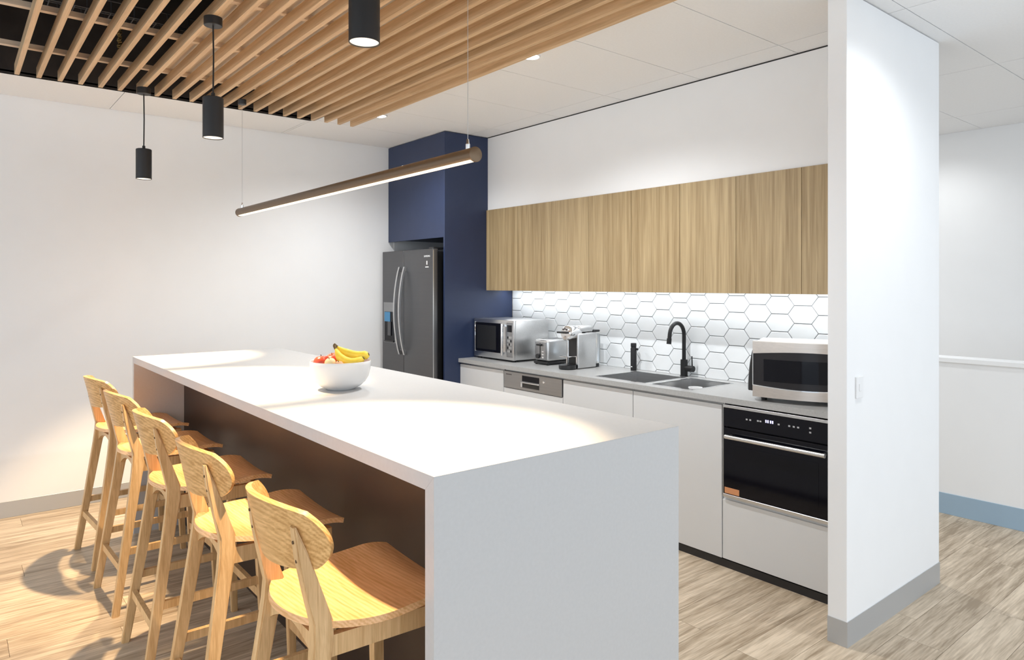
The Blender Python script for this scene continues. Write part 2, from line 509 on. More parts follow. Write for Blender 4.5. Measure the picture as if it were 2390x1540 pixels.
ct = thing('cable_tray', 'black wire mesh cable tray in the dark void above the slats', 'cable tray', (0.6, 4.1, 2.86))
for (yy, zz) in ((3.98, 2.92), (3.98, 2.86), (4.08, 2.86), (4.18, 2.86), (4.18, 2.92)):
    b = bmesh.new(); tube(b, [(-0.9, yy, zz), (2.0, yy, zz)], 0.0035, 6); obj('long_wire', b, M['duct'], ct, 40)
b = bmesh.new(); tube(b, [(0, -0.1, 0.06), (0, -0.1, 0), (0, 0.1, 0), (0, 0.1, 0.06)], 0.003, 6)
cw = mesh_of('cross_wire', b, M['duct'])
for k in range(56): inst('cross_wire', cw, ct, (-1.48 + k * 0.052, -0.02, 0))

# ---- slatted timber ceiling
sl = thing('slat_ceiling', 'row of long oak ceiling slats hung below the white ceiling', 'slatted ceiling', (1.29, 2.0, SLZ))
SX = [0.283 + 0.1003 * k for k in range(21)]
bm = bmesh.new(); box(bm, -0.0115, 0.0115, -2.69, 2.69, 0, 0.057)
bmesh.ops.bevel(bm, geom=list(bm.edges), offset=0.0012, segments=1, affect='EDGES')
slat_me = mesh_of('slat', bm, M['slat'])
for x in SX: inst('slat', slat_me, sl, (x - 1.29, 0, 0))
BY = [4.345 - 0.637 * k for k in range(9)]
for y in BY:
    obj('batten', BX(-0.33, 2.03, y - 0.016, y + 0.016, SLZ + 0.057, SLZ + 0.082), M['batten'], sl)
obj('backing_board', BX(SX[6] + 0.02, 2.03, -0.9, 4.361, SLZ + 0.082, SLZ + 0.094), M['board'], sl)

# ================================================================ kitchen joinery
# ---- hexagonal tiles on the kitchen wall
obj('grout', BX(XW + 0.004, XW + 0.012, 1.412, YB - 0.001, 0.90, 1.46), M['grout'], wr)
HW, HA, HH, CS = 0.178, 0.102, 0.1015, 0.140
def hexbm(w, a, h):
    b = bmesh.new()
    p = [(-w/2, 0), (-a/2, -h/2), (a/2, -h/2), (w/2, 0), (a/2, h/2), (-a/2, h/2)]
    o = [(y * 1.0, z) for y, z in p]; i = [(y * 0.965, z * 0.955) for y, z in p]
    v0 = [b.verts.new((0.0, *q)) for q in o]; v1 = [b.verts.new((-0.0045, *q)) for q in o]; v2 = [b.verts.new((-0.006, *q)) for q in i]
    for k in range(6):
        b.faces.new((v0[k], v0[(k+1)%6], v1[(k+1)%6], v1[k])); b.faces.new((v1[k], v1[(k+1)%6], v2[(k+1)%6], v2[k]))
    b.faces.new(v2)
    return b
g = 0.0021
hex_me = mesh_of('tile', hexbm(HW - g*2.2, HA - g, HH - g*2), M['splash'])
col = -16
for col in range(-8, 17):
    yc = 2.392 + CS * col
    if yc < 1.40 or yc > YB + 0.03: continue
    zoff = 1.32 - HH/2 + (0.0 if col % 2 == 0 else HH/2)
    for rw in range(-6, 4):
        zc = zoff + rw * HH
        if zc + HH/2 < 0.905 or zc - HH/2 > 1.452: continue
        inside = zc - HH/2 > 0.901 and zc + HH/2 < 1.46 and yc + HW/2 < YB - 0.002 and yc - HW/2 > 1.414
        if inside:
            inst('tile', hex_me, wr, (XW + 0.0045, yc, zc))
        else:
            b = hexbm(HW - g*2.2, HA - g, HH - g*2)
            for co, no in (((0, YB - 0.002 - yc, 0), (0, 1, 0)), ((0, 1.414 - yc, 0), (0, -1, 0)), ((0, 0, 0.901 - zc), (0, 0, -1)), ((0, 0, 1.46 - zc), (0, 0, 1))):
                bmesh.ops.bisect_plane(b, geom=list(b.verts)+list(b.edges)+list(b.faces), plane_co=co, plane_no=no, clear_outer=True)
            if len(b.faces) > 0: inst('tile', mesh_of('tile', b, M['splash']), wr, (XW + 0.0045, yc, zc))

# ---- base cabinets
XD = 3.158                    # door faces
def base_cab(y0, y1, label, ztop=0.868):
    t = thing('base_cabinet', label, 'cabinet', (XD + 0.25, (y0+y1)/2, 0), 0, 'white base cabinets under the grey benchtop')
    obj('carcass', BX(XD + 0.02, XW, y0 + 0.001, y1 - 0.001, 0.045, ztop), M['cup_in'], t)
    obj('door', BX(XD, XD + 0.018, y0 + 0.002, y1 - 0.002, 0.048, 0.855, 0.0012, 1), M['cab'], t)
    obj('kickboard', BX(XD + 0.012, XD + 0.03, y0, y1, 0, 0.040), M['kick'], t)
    obj('finger_rail', BX(XD + 0.012, XD + 0.02, y0 + 0.001, y1 - 0.001, 0.80, 0.868), M['steel_m'], t)
    return t
base_cab(3.985, YB - 0.002, 'white base cabinet between navy panel and dishwasher, under the silver microwave')
base_cab(2.742, 3.348, 'white base cabinet directly right of the steel dishwasher panel', 0.715)
base_cab(2.128, 2.742, 'white base cabinet under the sink, directly left of the black oven', 0.715)
dw = thing('dishwasher', 'built-in dishwasher with steel control fascia and white door panel', 'dishwasher', (XD + 0.25, 3.666, 0))
obj('body', BX(XD + 0.02, XW, 3.352, 3.981, 0.045, 0.868), M['cup_in'], dw)
obj('door_panel', BX(XD, XD + 0.018, 3.352, 3.981, 0.048, 0.735, 0.0012, 1), M['cab'], dw)
fa = obj('control_fascia', BX(XD - 0.004, XD + 0.018, 3.356, 3.977, 0.739, 0.858, 0.002, 1), M['steel_m'], dw)
obj('display', BX(XD - 0.006, XD - 0.0035, 3.585, 3.765, 0.802, 0.842), M['black_g'], fa)
obj('handle_recess', BX(XD - 0.006, XD - 0.0035, 3.585, 3.765, 0.758, 0.790), M['black'], fa)
obj('handle_lip', BX(XD - 0.014, XD - 0.0035, 3.580, 3.775, 0.790, 0.799, 0.002, 1), M['chrome'], fa)
obj('handle_lip', BX(XD - 0.012, XD - 0.0035, 3.758, 3.775, 0.760, 0.790, 0.002, 1), M['chrome'], fa)
obj('printed_mark', BX(XD - 0.0046, XD - 0.0035, 3.885, 3.95, 0.832, 0.840), M['mark_d'], fa)
bm = bmesh.new(); lathe(bm, [(0.008, XD - 0.008), (0.010, XD - 0.0035)], 3.535, 0.818, 20, 'x', True, True)
obj('button', bm, M['chrome'], fa, 40)
obj('kickboard', BX(XD + 0.012, XD + 0.03, 3.35, 3.985, 0, 0.040), M['kick'], dw)

# ---- oven housing (drawer below) and oven
oh = thing('oven_housing', 'white oven housing with a blank drawer front below the black oven', 'cabinet', (XD + 0.25, 1.83, 0))
bm = bmesh.new(); box(bm, XD + 0.012, XW, 2.118, 2.127, 0.045, 0.868); box(bm, XD + 0.012, XW, 1.52, 1.53, 0.045, 0.868); box(bm, XD + 0.012, XW, 1.53, 2.118, 0.36, 0.378)
obj('carcass', bm, M['cup_in'], oh)
obj('drawer', BX(XD, XD + 0.018, 1.532, 2.124, 0.05, 0.362, 0.0012, 1), M['cab'], oh)
obj('filler_panel', BX(XD, XD + 0.018, 1.413, 1.528, 0.05, 0.855), M['cab'], oh)
obj('kickboard', BX(XD + 0.012, XD + 0.03, 1.413, 2.128, 0, 0.040), M['kick'], oh)
ov = thing('oven', 'black glass built-in oven with a long steel bar handle', 'oven', (XD + 0.25, 1.82, 0.379))
obj('cavity_box', BX(XD + 0.016, XD + 0.5, 1.54, 2.108, 0.385, 0.85), M['black'], ov)
od = obj('door', BX(XD - 0.012, XD + 0.014, 1.536, 2.111, 0.398, 0.742, 0.002, 1), M['black_g'], ov)
oc = obj('control_panel', BX(XD - 0.012, XD + 0.014, 1.536, 2.111, 0.748, 0.846, 0.002, 1), M['black_g'], ov)
obj('top_trim', BX(XD - 0.013, XD + 0.014, 1.533, 2.114, 0.847, 0.862, 0.001, 1), M['steel'], ov)
obj('bottom_trim', BX(XD - 0.013, XD + 0.014, 1.533, 2.114, 0.379, 0.396, 0.001, 1), M['steel'], ov)
obj('side_trim', BX(XD - 0.010, XD + 0.014, 2.112, 2.1165, 0.379, 0.862), M['steel_m'], ov)
bm = bmesh.new(); tube(bm, [(XD - 0.045, 1.553, 0.703), (XD - 0.045, 2.080, 0.703)], 0.011, 14)
hd = obj('handle', bm, M['steel'], od, 50)
for yy in (1.568, 2.064):
    bm = bmesh.new(); tube(bm, [(XD - 0.045, yy, 0.703), (XD - 0.010, yy, 0.703)], 0.008, 10)
    obj('handle_post', bm, M['steel'], od, 50)
obj('window', BX(XD - 0.0130, XD - 0.0118, 1.60, 2.047, 0.45, 0.655), M['black_g'], od)
obj('energy_sticker', BX(XD - 0.0132, XD - 0.0118, 2.018, 2.104, 0.401, 0.432), M['orange'], od)
dsp = []
for k, (yy, ww) in enumerate(((1.868, 0.0065), (1.857, 0.0065), (1.843, 0.0065), (1.832, 0.0065))):
    obj('display_digit', BX(XD - 0.0132, XD - 0.0118, yy - ww/2, yy + ww/2, 0.803, 0.817), M['disp_e'], oc)
for (yy, zz) in ((1.975, .803), (1.955, .803), (1.912, .805), (1.898, .805), (1.80, .805), (1.745, .806), (1.722, .806), (1.700, .806), (1.640, .812), (1.640, .792)):
    obj('touch_icon', BX(XD - 0.0131, XD - 0.0118, yy - 0.005, yy + 0.005, zz - 0.004, zz + 0.004), M['mark'], oc)

# ---- benchtop with two sink cut-outs
SKX0, SKX1 = 3.216, 3.605
BL = (2.702, 3.098); BR = (2.362, 2.652)
bm = bmesh.new()
zt0, zt1 = 0.870, 0.900
xe = XW + 0.004
def bb(x0, x1, y0, y1): box(bm, x0, x1, y0, y1, zt0, zt1)
bb(XBF, SKX0, 1.413, YB - 0.001); bb(SKX1, xe, 1.413, YB - 0.001)
bb(SKX0, SKX1, 1.413, BR[0]); bb(SKX0, SKX1, BR[1], BL[0]); bb(SKX0, SKX1, BL[1], YB - 0.001)
bmesh.ops.remove_doubles(bm, verts=list(bm.verts), dist=1e-5)
tag(obj('benchtop', bm, M['bench'], None, None, (3.42, 3.0, 0.87)), 'long thin grey stone benchtop with two sink cut-outs', 'benchtop')
sk = thing('double_sink', 'stainless steel sink with two square bowls set in the benchtop', 'sink', (3.41, 2.73, 0.72))
for (y0, y1, dz) in ((BL[0], BL[1], 0.17), (BR[0], BR[1], 0.15)):
    b = bmesh.new(); t = 0.002
    x0, x1 = SKX0 + 0.001, SKX1 - 0.001; y0 += 0.001; y1 -= 0.001; zb = 0.899 - dz
    box(b, x0, x0 + t, y0, y1, zb, 0.899); box(b, x1 - t, x1, y0, y1, zb, 0.899)
    box(b, x0, x1, y0, y0 + t, zb, 0.899); box(b, x0, x1, y1 - t, y1, zb, 0.899); box(b, x0, x1, y0, y1, zb - t, zb)
    bo = obj('bowl', b, M['steel'], sk)
    b = bmesh.new(); lathe(b, [(0.045, zb + 0.001), (0.045, zb + 0.004), (0.03, zb + 0.002), (0.0, zb + 0.002)], (x0+x1)/2, (y0+y1)/2, 28)
    obj('waste', b, M['chrome'], bo, 40)
    b = bmesh.new()
    for (a0, a1, c0, c1) in ((x0-.010, x0+.001, y0-.010, y1+.010), (x1-.001, x1+.010, y0-.010, y1+.010), (x0+.001, x1-.001, y0-.010, y0+.001), (x0+.001, x1-.001, y1-.001, y1+.010)):
        box(b, a0, a1, c0, c1, 0.9002, 0.9018)
    obj('rim', b, M['chrome'], bo)
bm = bmesh.new(); lathe(bm, [(0.030, 0.76), (0.040, 0.86), (0.042, 0.862), (0.042, 0.868), (0.036, 0.868), (0.028, 0.765)], 3.50, 2.545, 24, 'z', True)
tag(obj('sink_basket', bm, M['white_p'], None, 40, (3.50, 2.545, 0.76)), 'small white strainer basket standing in the right sink bowl', 'basket')

# ---- overhead cupboards
seams = [YB - 0.001, 4.140, 3.755, 3.370, 2.985, 2.600, 2.215, 1.830, 1.445]
labs = ['oak veneer overhead cupboard at far left, against the navy panel', 'oak veneer overhead cupboard second from the navy panel, above the coffee machine',
        'oak veneer overhead cupboard third from the navy panel, above the black mixer tap', 'oak veneer overhead cupboard at far right, beside the white partition wall']
for k in range(4):
    y1, ym, y0 = seams[2*k], seams[2*k+1], seams[2*k+2]
    t = thing('overhead_cupboard', labs[k], 'cupboard', (3.56, (y0+y1)/2, 1.44), 0, 'oak overhead cupboards')
    obj('carcass', BX(XOF + 0.019, XW - 0.004, y0 + 0.0005, y1 - 0.0005, 1.462, 2.096), M['cup_in'], t)
    for (a, c) in ((ym, y1), (y0, ym)):
        # each door keeps its own origin so that the veneer differs from door to door
        b = BX(XOF - 3.56, XOF + 0.018 - 3.56, -(c-a)/2 + 0.0012, (c-a)/2 - 0.0012, 1.4400 - 1.44, 2.098 - 1.44, 0.0008, 1)
        inst('door', mesh_of('door', b, M['cup']), t, (0, (a+c)/2 - (y0+y1)/2, 0))
obj_f = tag(obj('filler_strip', BX(XOF, XW - 0.004, 1.413, 1.444, 1.44, 2.098), M['cup'], None, None, (3.56, 1.43, 1.44)), 'narrow oak filler strip between overhead cupboards and white partition', 'filler strip')
# ---- LED strip under the cupboards
ls = thing('led_strip', 'white LED strip light along the underside of the oak overhead cupboards', 'strip light', (3.60, 2.98, 1.452))
obj('channel', BX(3.57, 3.63, 1.43, YB - 0.02, 1.448, 1.461), M['white_p'], ls)
obj('diffuser', BX(3.578, 3.622, 1.435, YB - 0.025, 1.444, 1.448), M['strip_e'], ls)
light('strip_lamp', 'AREA', ls, (3.60, 2.985, 1.441), STRIP_W, (0.93, 0.97, 1.0), (0, math.radians(-8), 0), shape='RECTANGLE', size=0.04, size_y=3.05)

# ---- navy fridge surround
XN = 3.0125
nc = thing('fridge_surround', 'tall navy blue joinery around the fridge, up to the ceiling', 'cabinet', (3.35, 5.0, 0))
obj('side_panel', BX(XN, XW - 0.005, YB, YB + 0.020, 0, ZC - 0.006, 0.001, 1), M['navy'], nc)
obj('door', BX(XN + 0.004, XN + 0.022, YB + 0.022, YE - 0.004, 1.862, ZC - 0.006, 0.001, 1), M['navy'], nc)
obj('carcass', BX(XN + 0.03, XW - 0.005, YB + 0.021, YE - 0.002, 1.880, ZC - 0.006), M['navy'], nc)
obj('back_panel', BX(XW - 0.020, XW - 0.005, YB + 0.021, YE - 0.002, 0, 1.862), M['navy'], nc)
obj('side_liner', BX(XN + 0.06, XW - 0.021, YE - 0.006, YE - 0.002, 0, 1.862), M['white'], nc)

# ---- fridge
FX, FY0, FY1, FYS, FZ = 2.930, 4.590, 5.402, 5.040, 1.772
fr = thing('fridge', 'graphite steel two-door fridge with bowed handles and water dispenser', 'fridge', (3.3, 5.0, 0))
obj('body', BX(FX + 0.055, 3.66, FY0 + 0.022, FY1 - 0.012, 0.03, FZ - 0.02, 0.004, 2), M['black'], fr)
fdr = obj('door', BX(FX, FX + 0.050, FY0, FYS - 0.003, 0.05, FZ, 0.006, 3), M['steel_d'], fr, 40)
fdl = obj('door', BX(FX, FX + 0.050, FYS + 0.003, FY1, 0.05, FZ, 0.006, 3), M['steel_d'], fr, 40)
obj('edge_strip', BX(FX + 0.003, FX + 0.010, FY0 - 0.0012, FY0 + 0.001, 0.06, FZ - 0.01), M['steel'], fdr)
obj('hinge_cover', BX(FX + 0.02, FX + 0.12, FY0 + 0.02, FY0 + 0.09, FZ - 0.004, FZ + 0.014, 0.004, 2), M['black'], fr)
obj('plinth', BX(FX + 0.06, 3.6, FY0 + 0.03, FY1 - 0.02, 0.0, 0.03), M['black'], fr)
for (yy, par) in ((FYS - 0.040, fdr), (FYS + 0.040, fdl)):
    pts = []
    for k in range(17):
        t = k / 16.0
        z = 0.905 + t * (1.635 - 0.905)
        pts.append((FX - 0.012 - 0.052 * math.sin(PI * t) ** 0.8, yy, z))
    b = bmesh.new()
    secs = []
    for (px, py, pz) in pts:
        secs.append([(px - 0.008, py - 0.010, pz), (px - 0.011, py, pz), (px - 0.008, py + 0.010, pz), (px + 0.008, py + 0.010, pz), (px + 0.008, py - 0.010, pz)])
    loft(b, secs)
    h = obj('handle', b, M['steel'], par, 35)
    for zz in (0.925, 1.615):
        obj('handle_post', BX(FX - 0.024, FX + 0.002, yy - 0.009, yy + 0.009, zz - 0.018, zz + 0.018, 0.003, 2), M['steel'], par)
ds = obj('dispenser_panel', BX(FX - 0.004, FX + 0.001, 5.165, 5.375, 0.99, 1.335, 0.002, 1), M['steel_m'], fdl)
b = bmesh.new(); box(b, FX - 0.006, FX - 0.0035, 5.185, 5.355, 1.005, 1.255)
obj('dispenser_recess', b, M['black_g'], fdl)
obj('dispenser_screen', BX(FX - 0.0075, FX - 0.0055, 5.255, 5.350, 1.17, 1.252), M['blue_e'], fdl)
obj('dispenser_paddle', BX(FX - 0.016, FX - 0.0055, 5.235, 5.285, 1.05, 1.17, 0.004, 2), M['steel_d'], fdl)
obj('drip_tray', BX(FX - 0.014, FX - 0.0035, 5.19, 5.35, 0.995, 1.008, 0.002, 1), M['black'], fdl)
text_part('brand_lettering', 'SAMSUNG', 0.020, M['mark_w'], fdr, (FX - 0.0004, 4.673, 1.713), FACE_L)
sd = obj('door_sticker', BX(FX - 0.0008, FX + 0.001, 4.655, 4.692, 1.64, 1.680), M['mark_d'], fdr)
obj('sticker_figure', BX(FX - 0.0016, FX, 4.667, 4.680, 1.646, 1.676), M['mark_w'], fdr)
obj('sticker_caption', BX(FX - 0.0012, FX + 0.001, 4.650, 4.698, 1.624, 1.631), M['mark_w'], fdr)

# ================================================================ island bench
isl = thing('island_bench', 'white stone waterfall island bench with dark brown recessed front', 'island', ((IX0+IX1)/2, (IY0+IY1)/2, 0))
T = 0.0375
b = bmesh.new(); prism(b, [(IY0, IZ), (IY0 + T, IZ - T), (IY1 - T, IZ - T), (IY1, IZ)], IX0, IX1, 'x')
obj('worktop', b, M['island'], isl)
for (ya, yb) in ((IY0, IY0 + T), (IY1, IY1 - T)):
    b = bmesh.new(); prism(b, [(ya, 0), (yb, 0), (yb, IZ - T - 0.0004), (ya, IZ - 0.0004)], IX0, IX1, 'x')
    obj('end_panel', b, M['island'], isl)
obj('front_panel', BX(1.127, 1.145, IY0 + T + 0.0005, IY1 - T - 0.0005, 0.0, IZ - T - 0.001), M['umber'], isl)
obj('carcass', BX(1.146, IX1 - 0.03, IY0 + T + 0.001, IY1 - T - 0.001, 0.05, IZ - T - 0.002), M['cab'], isl)
nd = 6
for k in range(nd):
    L_ = (IY1 - IY0 - 2*T - 0.004) / nd
    y0 = IY0 + T + 0.002 + k * L_
    obj('door', BX(IX1 - 0.029, IX1 - 0.011, y0 + 0.0015, y0 + L_ - 0.0015, 0.05, 0.99, 0.001, 1), M['cab'], isl)
obj('kickboard', BX(IX1 - 0.06, IX1 - 0.045, IY0 + T, IY1 - T, 0, 0.05), M['kick'], isl)

# ================================================================ bar stools
def stool_rail(b, p0, p1, w, h):
    """rectangular rail from p0 to p1, w across (horizontal), h high"""
    p0, p1 = Vector(p0), Vector(p1)
    d = (p1 - p0).normalized()
    s = Vector((-d.y, d.x, 0)).normalized() * (w/2); u = Vector((0, 0, h/2))
    loft(b, [[p - s - u, p + s - u, p + s + u, p - s + u] for p in (p0, p1)])

def make_stool(loc, rz, label):
    t = thing('bar_stool', label, 'bar stool', loc, rz, 'oak bar stools along the island')
    def part(name, b, mat, smooth=40): return obj(name, b, mat, t, smooth, shift=False)
    # rear legs: splayed below, kinked at the seat, leaning back above, cut to a wedge at the tip
    for s in (-1, 1):
        b = bmesh.new()
        secs = []
        for (z, x, y, dx, dy) in ((0, -.235, .200, .030, .028), (.35, -.181, .180, .036, .031), (.60, -.143, .164, .044, .033), (.665, -.133, .158, .050, .034), (.71, -.132, .154, .048, .034), (.78, -.152, .151, .038, .033), (.87, -.177, .148, .028, .031), (.940, -.196, .146, .008, .026)):
            secs.append([(x - dx/2, s*y - dy/2, z), (x + dx/2, s*y - dy/2, z), (x + dx/2, s*y + dy/2, z), (x - dx/2, s*y + dy/2, z)])
        loft(b, secs)
        bmesh.ops.bevel(b, geom=[e for e in b.edges if abs(e.verts[0].co.z - e.verts[1].co.z) > .03], offset=.004, segments=2, affect='EDGES')
        part('rear_leg', b, M['oak'], 35)
        b = bmesh.new()
        secs = []
        for (z, x, y, q) in ((0, .205, .195, .026), (.35, .192, .184, .031), (.675, .180, .172, .036)):
            secs.append([(x - q/2, s*y - q/2, z), (x + q/2, s*y - q/2, z), (x + q/2, s*y + q/2, z), (x - q/2, s*y + q/2, z)])
        loft(b, secs)
        bmesh.ops.bevel(b, geom=[e for e in b.edges if abs(e.verts[0].co.z - e.verts[1].co.z) > .03], offset=.003, segments=2, affect='EDGES')
        part('front_leg', b, M['oak'], 35)
        b = bmesh.new(); stool_rail(b, (-.125, s*.158, .650), (.172, s*.172, .650), .020, .050)
        part('side_rail', b, M['oak'])
        b = bmesh.new(); stool_rail(b, (-.190, s*.185, .275), (.190, s*.187, .275), .018, .030)
        part('side_stretcher', b, M['oak'])
    b = bmesh.new(); stool_rail(b, (-.205, -.188, .200), (-.205, .188, .200), .018, .032)
    part('rear_stretcher', b, M['oak'])
    b = bmesh.new(); stool_rail(b, (.196, -.187, .215), (.196, .187, .215), .020, .034)
    part('foot_rail', b, M['oak'])
    b = bmesh.new(); stool_rail(b, (.180, -.165, .650), (.180, .165, .650), .020, .046)
    part('front_rail', b, M['oak'])
    # arched rear apron
    b = bmesh.new()
    top = [(-.150 + .300*k/12, .672) for k in range(13)]
    bot = [(.150 - .300*k/12, .672 - .016 - .048*abs(1 - 2*k/12)**2) for k in range(13)]
    prism(b, top + bot, -.143, -.123, 'x')
    part('rear_apron', b, M['oak'])
    # seat: dished plywood, round at the back, squarer at the front
    def seat(u, v):
        # u front/back (-1 back), v across
        k = 0.90 if u > 0 else 0.0
        cu = u * math.sqrt(max(0, 1 - v*v/2)); cv = v * math.sqrt(max(0, 1 - u*u/2))
        w = 0.5 + 0.5 * max(-1, min(1, u * 1.6)); w = w*w*(3-2*w)
        sq = 0.14 + 0.72 * w
        pu = cu + (u - cu) * sq; pv = cv + (v - cv) * sq
        x = 0.030 + 0.212 * pu
        y = 0.212 * pv
        yy = y / 0.212; xx = pu
        z = 0.690 + 0.016 * yy*yy + 0.012 * max(0, -xx)**2 + 0.010 * max(0, xx) - 0.022 * max(0, xx - .55)**2 / .2 - 0.008 * (1 - xx*xx)
        return (x, y, z)
    b = bmesh.new(); sheet(b, seat, .016, 28, 24)
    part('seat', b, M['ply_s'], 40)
    # backrest: bent plywood oval hugging the legs
    def back(u, v):
        cu = u * math.sqrt(max(0, 1 - v*v/2)); cv = v * math.sqrt(max(0, 1 - u*u/2))
        sq = 0.34
        pu = cu + (u - cu) * sq; pv = cv + (v - cv) * sq
        y = 0.206 * pu; z = 0.082 * pv
        z += 0.004 * (1 - pu*pu)
        x = -0.214 - 0.24 * z + 2.0 * y*y
        return (x, y, 0.905 + z)
    b = bmesh.new(); sheet(b, back, .015, 30, 20)
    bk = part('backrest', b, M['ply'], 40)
    for s in (-1, 1):
        for (zz, xx) in ((.86, -.1885), (.905, -.1965)):
            b = bmesh.new()
            lathe(b, [(.004, xx - .0015), (.004, xx + .004)], s*.1475, zz, 12, 'x', True, True)
            part('plug', b, M['stem'])
    return t
stool_spots = [(0.802, 4.386, 4, 'oak bar stool farthest from the camera, beside the white end wall'),
               (0.800, 3.735, 2, 'oak bar stool second from the white end wall'),
               (0.800, 3.055, 0, 'oak bar stool in the middle of the row of five'),
               (0.800, 2.375, -1, 'oak bar stool second nearest the camera, next to the front one'),
               (0.800, 1.680, 0, 'oak bar stool nearest the camera, seat tucked beside the stone end panel')]
def copy_stool(src, loc, rz, label):
    r = src.copy(); C.objects.link(r); r.location = loc; r.rotation_euler = (0, 0, rz); r['label'] = label
    for ch in list(src.children):
        c = ch.copy(); C.objects.link(c); c.parent = r
    return r
first = None
for (x, y, a, lab) in stool_spots:
    if first is None: first = make_stool((x, y, 0), math.radians(a), lab)
    else: copy_stool(first, (x, y, 0), math.radians(a), lab)

# ================================================================ lights
def pendant(x, y, zb, label):
    t = thing('pendant_light', label, 'pendant light', (x, y, zb), 0, 'black cylinder pendants over the island')
    R, H = 0.0425, 0.176
    b = bmesh.new()
    lathe(b, [(0.0, zb + H), (R - 0.003, zb + H), (R, zb + H - 0.003), (R, zb), (R - 0.0025, zb), (R - 0.0025, zb + 0.006)], x, y, 40)
    obj('housing', b, M['char'], t, 35)
    b = bmesh.new(); lathe(b, [(R - 0.003, zb + 0.003), (0.0, zb + 0.003)], x, y, 40)
    obj('lens', b, M['lamp_e'], t)
    b = bmesh.new(); tube(b, [(x, y, zb + H), (x + 0.002, y, (zb + H + SLZ)/2), (x, y, SLZ - 0.02)], 0.0035, 8)
    obj('cord', b, M['char'], t, 40)
    b = bmesh.new(); lathe(b, [(0.0, zb + H + 0.022), (0.008, zb + H + 0.02), (0.009, zb + H)], x, y, 16)
    obj('cord_grip', b, M['char'], t, 40)
    b = bmesh.new(); lathe(b, [(0.0, SLZ - 0.036), (0.036, SLZ - 0.036), (0.038, SLZ - 0.034), (0.038, SLZ), (0.0, SLZ)], x, y, 32)
    obj('canopy', b, M['char'], t, 35)
    light('pendant_lamp', 'SPOT', t, (x, y, zb - 0.002), PENDANT_W, (1.0, 0.73, 0.44), (0, 0, 0), spot_size=math.radians(68), spot_blend=0.35, shadow_soft_size=0.016)
PX = 0.885
pendant(PX, 4.54, 2.113, 'black cylinder pendant light farthest from camera, hanging before the white end wall')
pendant(PX, 3.150, 2.127, 'black cylinder pendant light in the middle of the row of three')
pendant(PX, 1.735, 2.158, 'black cylinder pendant light nearest the camera, cut off by the picture top')

LX, LZ, LY0, LY1 = 1.42, 1.945, 1.95, 4.48
ln = thing('linear_pendant', 'long bronze tube pendant with a glowing underside above the island', 'linear light', (LX, (LY0+LY1)/2, LZ))
R = 0.026
b = bmesh.new()
arc = [(LX + R*math.cos(a), LZ + R*math.sin(a)) for a in [math.radians(-48 + 276*k/22) for k in range(23)]]
prism(b, arc, LY0, LY1, 'y')
obj('tube', b, M['bronze'], ln, 40)
b = bmesh.new()
arc = [(LX + (R-0.0015)*math.cos(a), LZ + (R-0.0015)*math.sin(a)) for a in [math.radians(228 + 84*k/8) for k in range(9)]]
prism(b, arc, LY0 + 0.012, LY1 - 0.012, 'y')
obj('diffuser', b, M['warm_e'], ln, 40)
for (a0, a1) in ((LY0 - 0.004, LY0 + 0.004), (LY1 - 0.004, LY1 + 0.004)):
    b = bmesh.new(); lathe(b, [(0, a0), (R - 0.001, a0), (R + 0.001, a0 + 0.001), (R + 0.001, a1 - 0.001), (R - 0.001, a1), (0, a1)], LX, LZ, 32, 'y')
    obj('end_cap', b, M['bronze'], ln, 35)
for yy in (LY0 + 0.045, LY1 - 0.045):
    b = bmesh.new(); tube(b, [(LX, yy, LZ + R), (LX, yy, SLZ - 0.02)], 0.0011, 6)
    obj('suspension_cable', b, M['wire'], ln)
    b = bmesh.new(); lathe(b, [(0, LZ + R + 0.034), (0.004, LZ + R + 0.034), (0.006, LZ + R + 0.018), (0.008, LZ + R + 0.016), (0.008, LZ + R - 0.002), (0, LZ + R - 0.002)], LX, yy, 16)
    obj('cable_grip', b, M['chrome'], ln, 35)
    b = bmesh.new(); lathe(b, [(0.0, SLZ - 0.030), (0.024, SLZ - 0.030), (0.025, SLZ - 0.028), (0.025, SLZ), (0, SLZ)], LX, yy, 24)
    obj('canopy', b, M['char'], ln, 35)
light('linear_lamp', 'AREA', ln, (LX, (LY0+LY1)/2, LZ - 0.030), LINEAR_W, (1.0, 0.90, 0.76), (0, 0, 0), shape='RECTANGLE', size=0.03, size_y=2.48)

dl_lab = ['small round ceiling downlight near the far end of the slats', 'small round ceiling downlight beside the slats, nearer the picture top', 'small round ceiling downlight added to light the white partition, unseen outside the picture',
          'small round ceiling downlight added unseen to brighten the passage behind the kitchen wall', 'small round ceiling downlight added unseen to brighten the far wall beyond the low wall']
for (x, y), lab in zip(DOWN, dl_lab):
    t = thing('downlight', lab, 'downlight', (x, y, ZC), 0, 'recessed ceiling downlights')
    b = bmesh.new(); lathe(b, [(0.040, ZC - 0.001), (0.040, ZC - 0.008), (0.048, ZC - 0.006), (0.052, ZC - 0.0005)], x, y, 36)
    obj('trim_ring', b, M['white_p'], t, 35)
    b = bmesh.new(); lathe(b, [(0.040, ZC - 0.006), (0.03, ZC - 0.009), (0, ZC - 0.010)], x, y, 32)
    obj('lens', b, M['down_e'], t)
    light('downlight_lamp', 'SPOT', t, (x, y, ZC - 0.016), DOWN_W * (0.20 if x > 5 else 1.3 if x > 4 else 0.36 if x > 2.6 else 0.72 if y > 4 else 1.2), (0.95, 0.98, 1.0), (0, 0, 0), spot_size=math.radians(150), spot_blend=0.8, shadow_soft_size=0.03)

# ================================================================ bench appliances
def P(t, name, b, mat, smooth=None, parent=None): return obj(name, b, mat, parent or t, smooth)
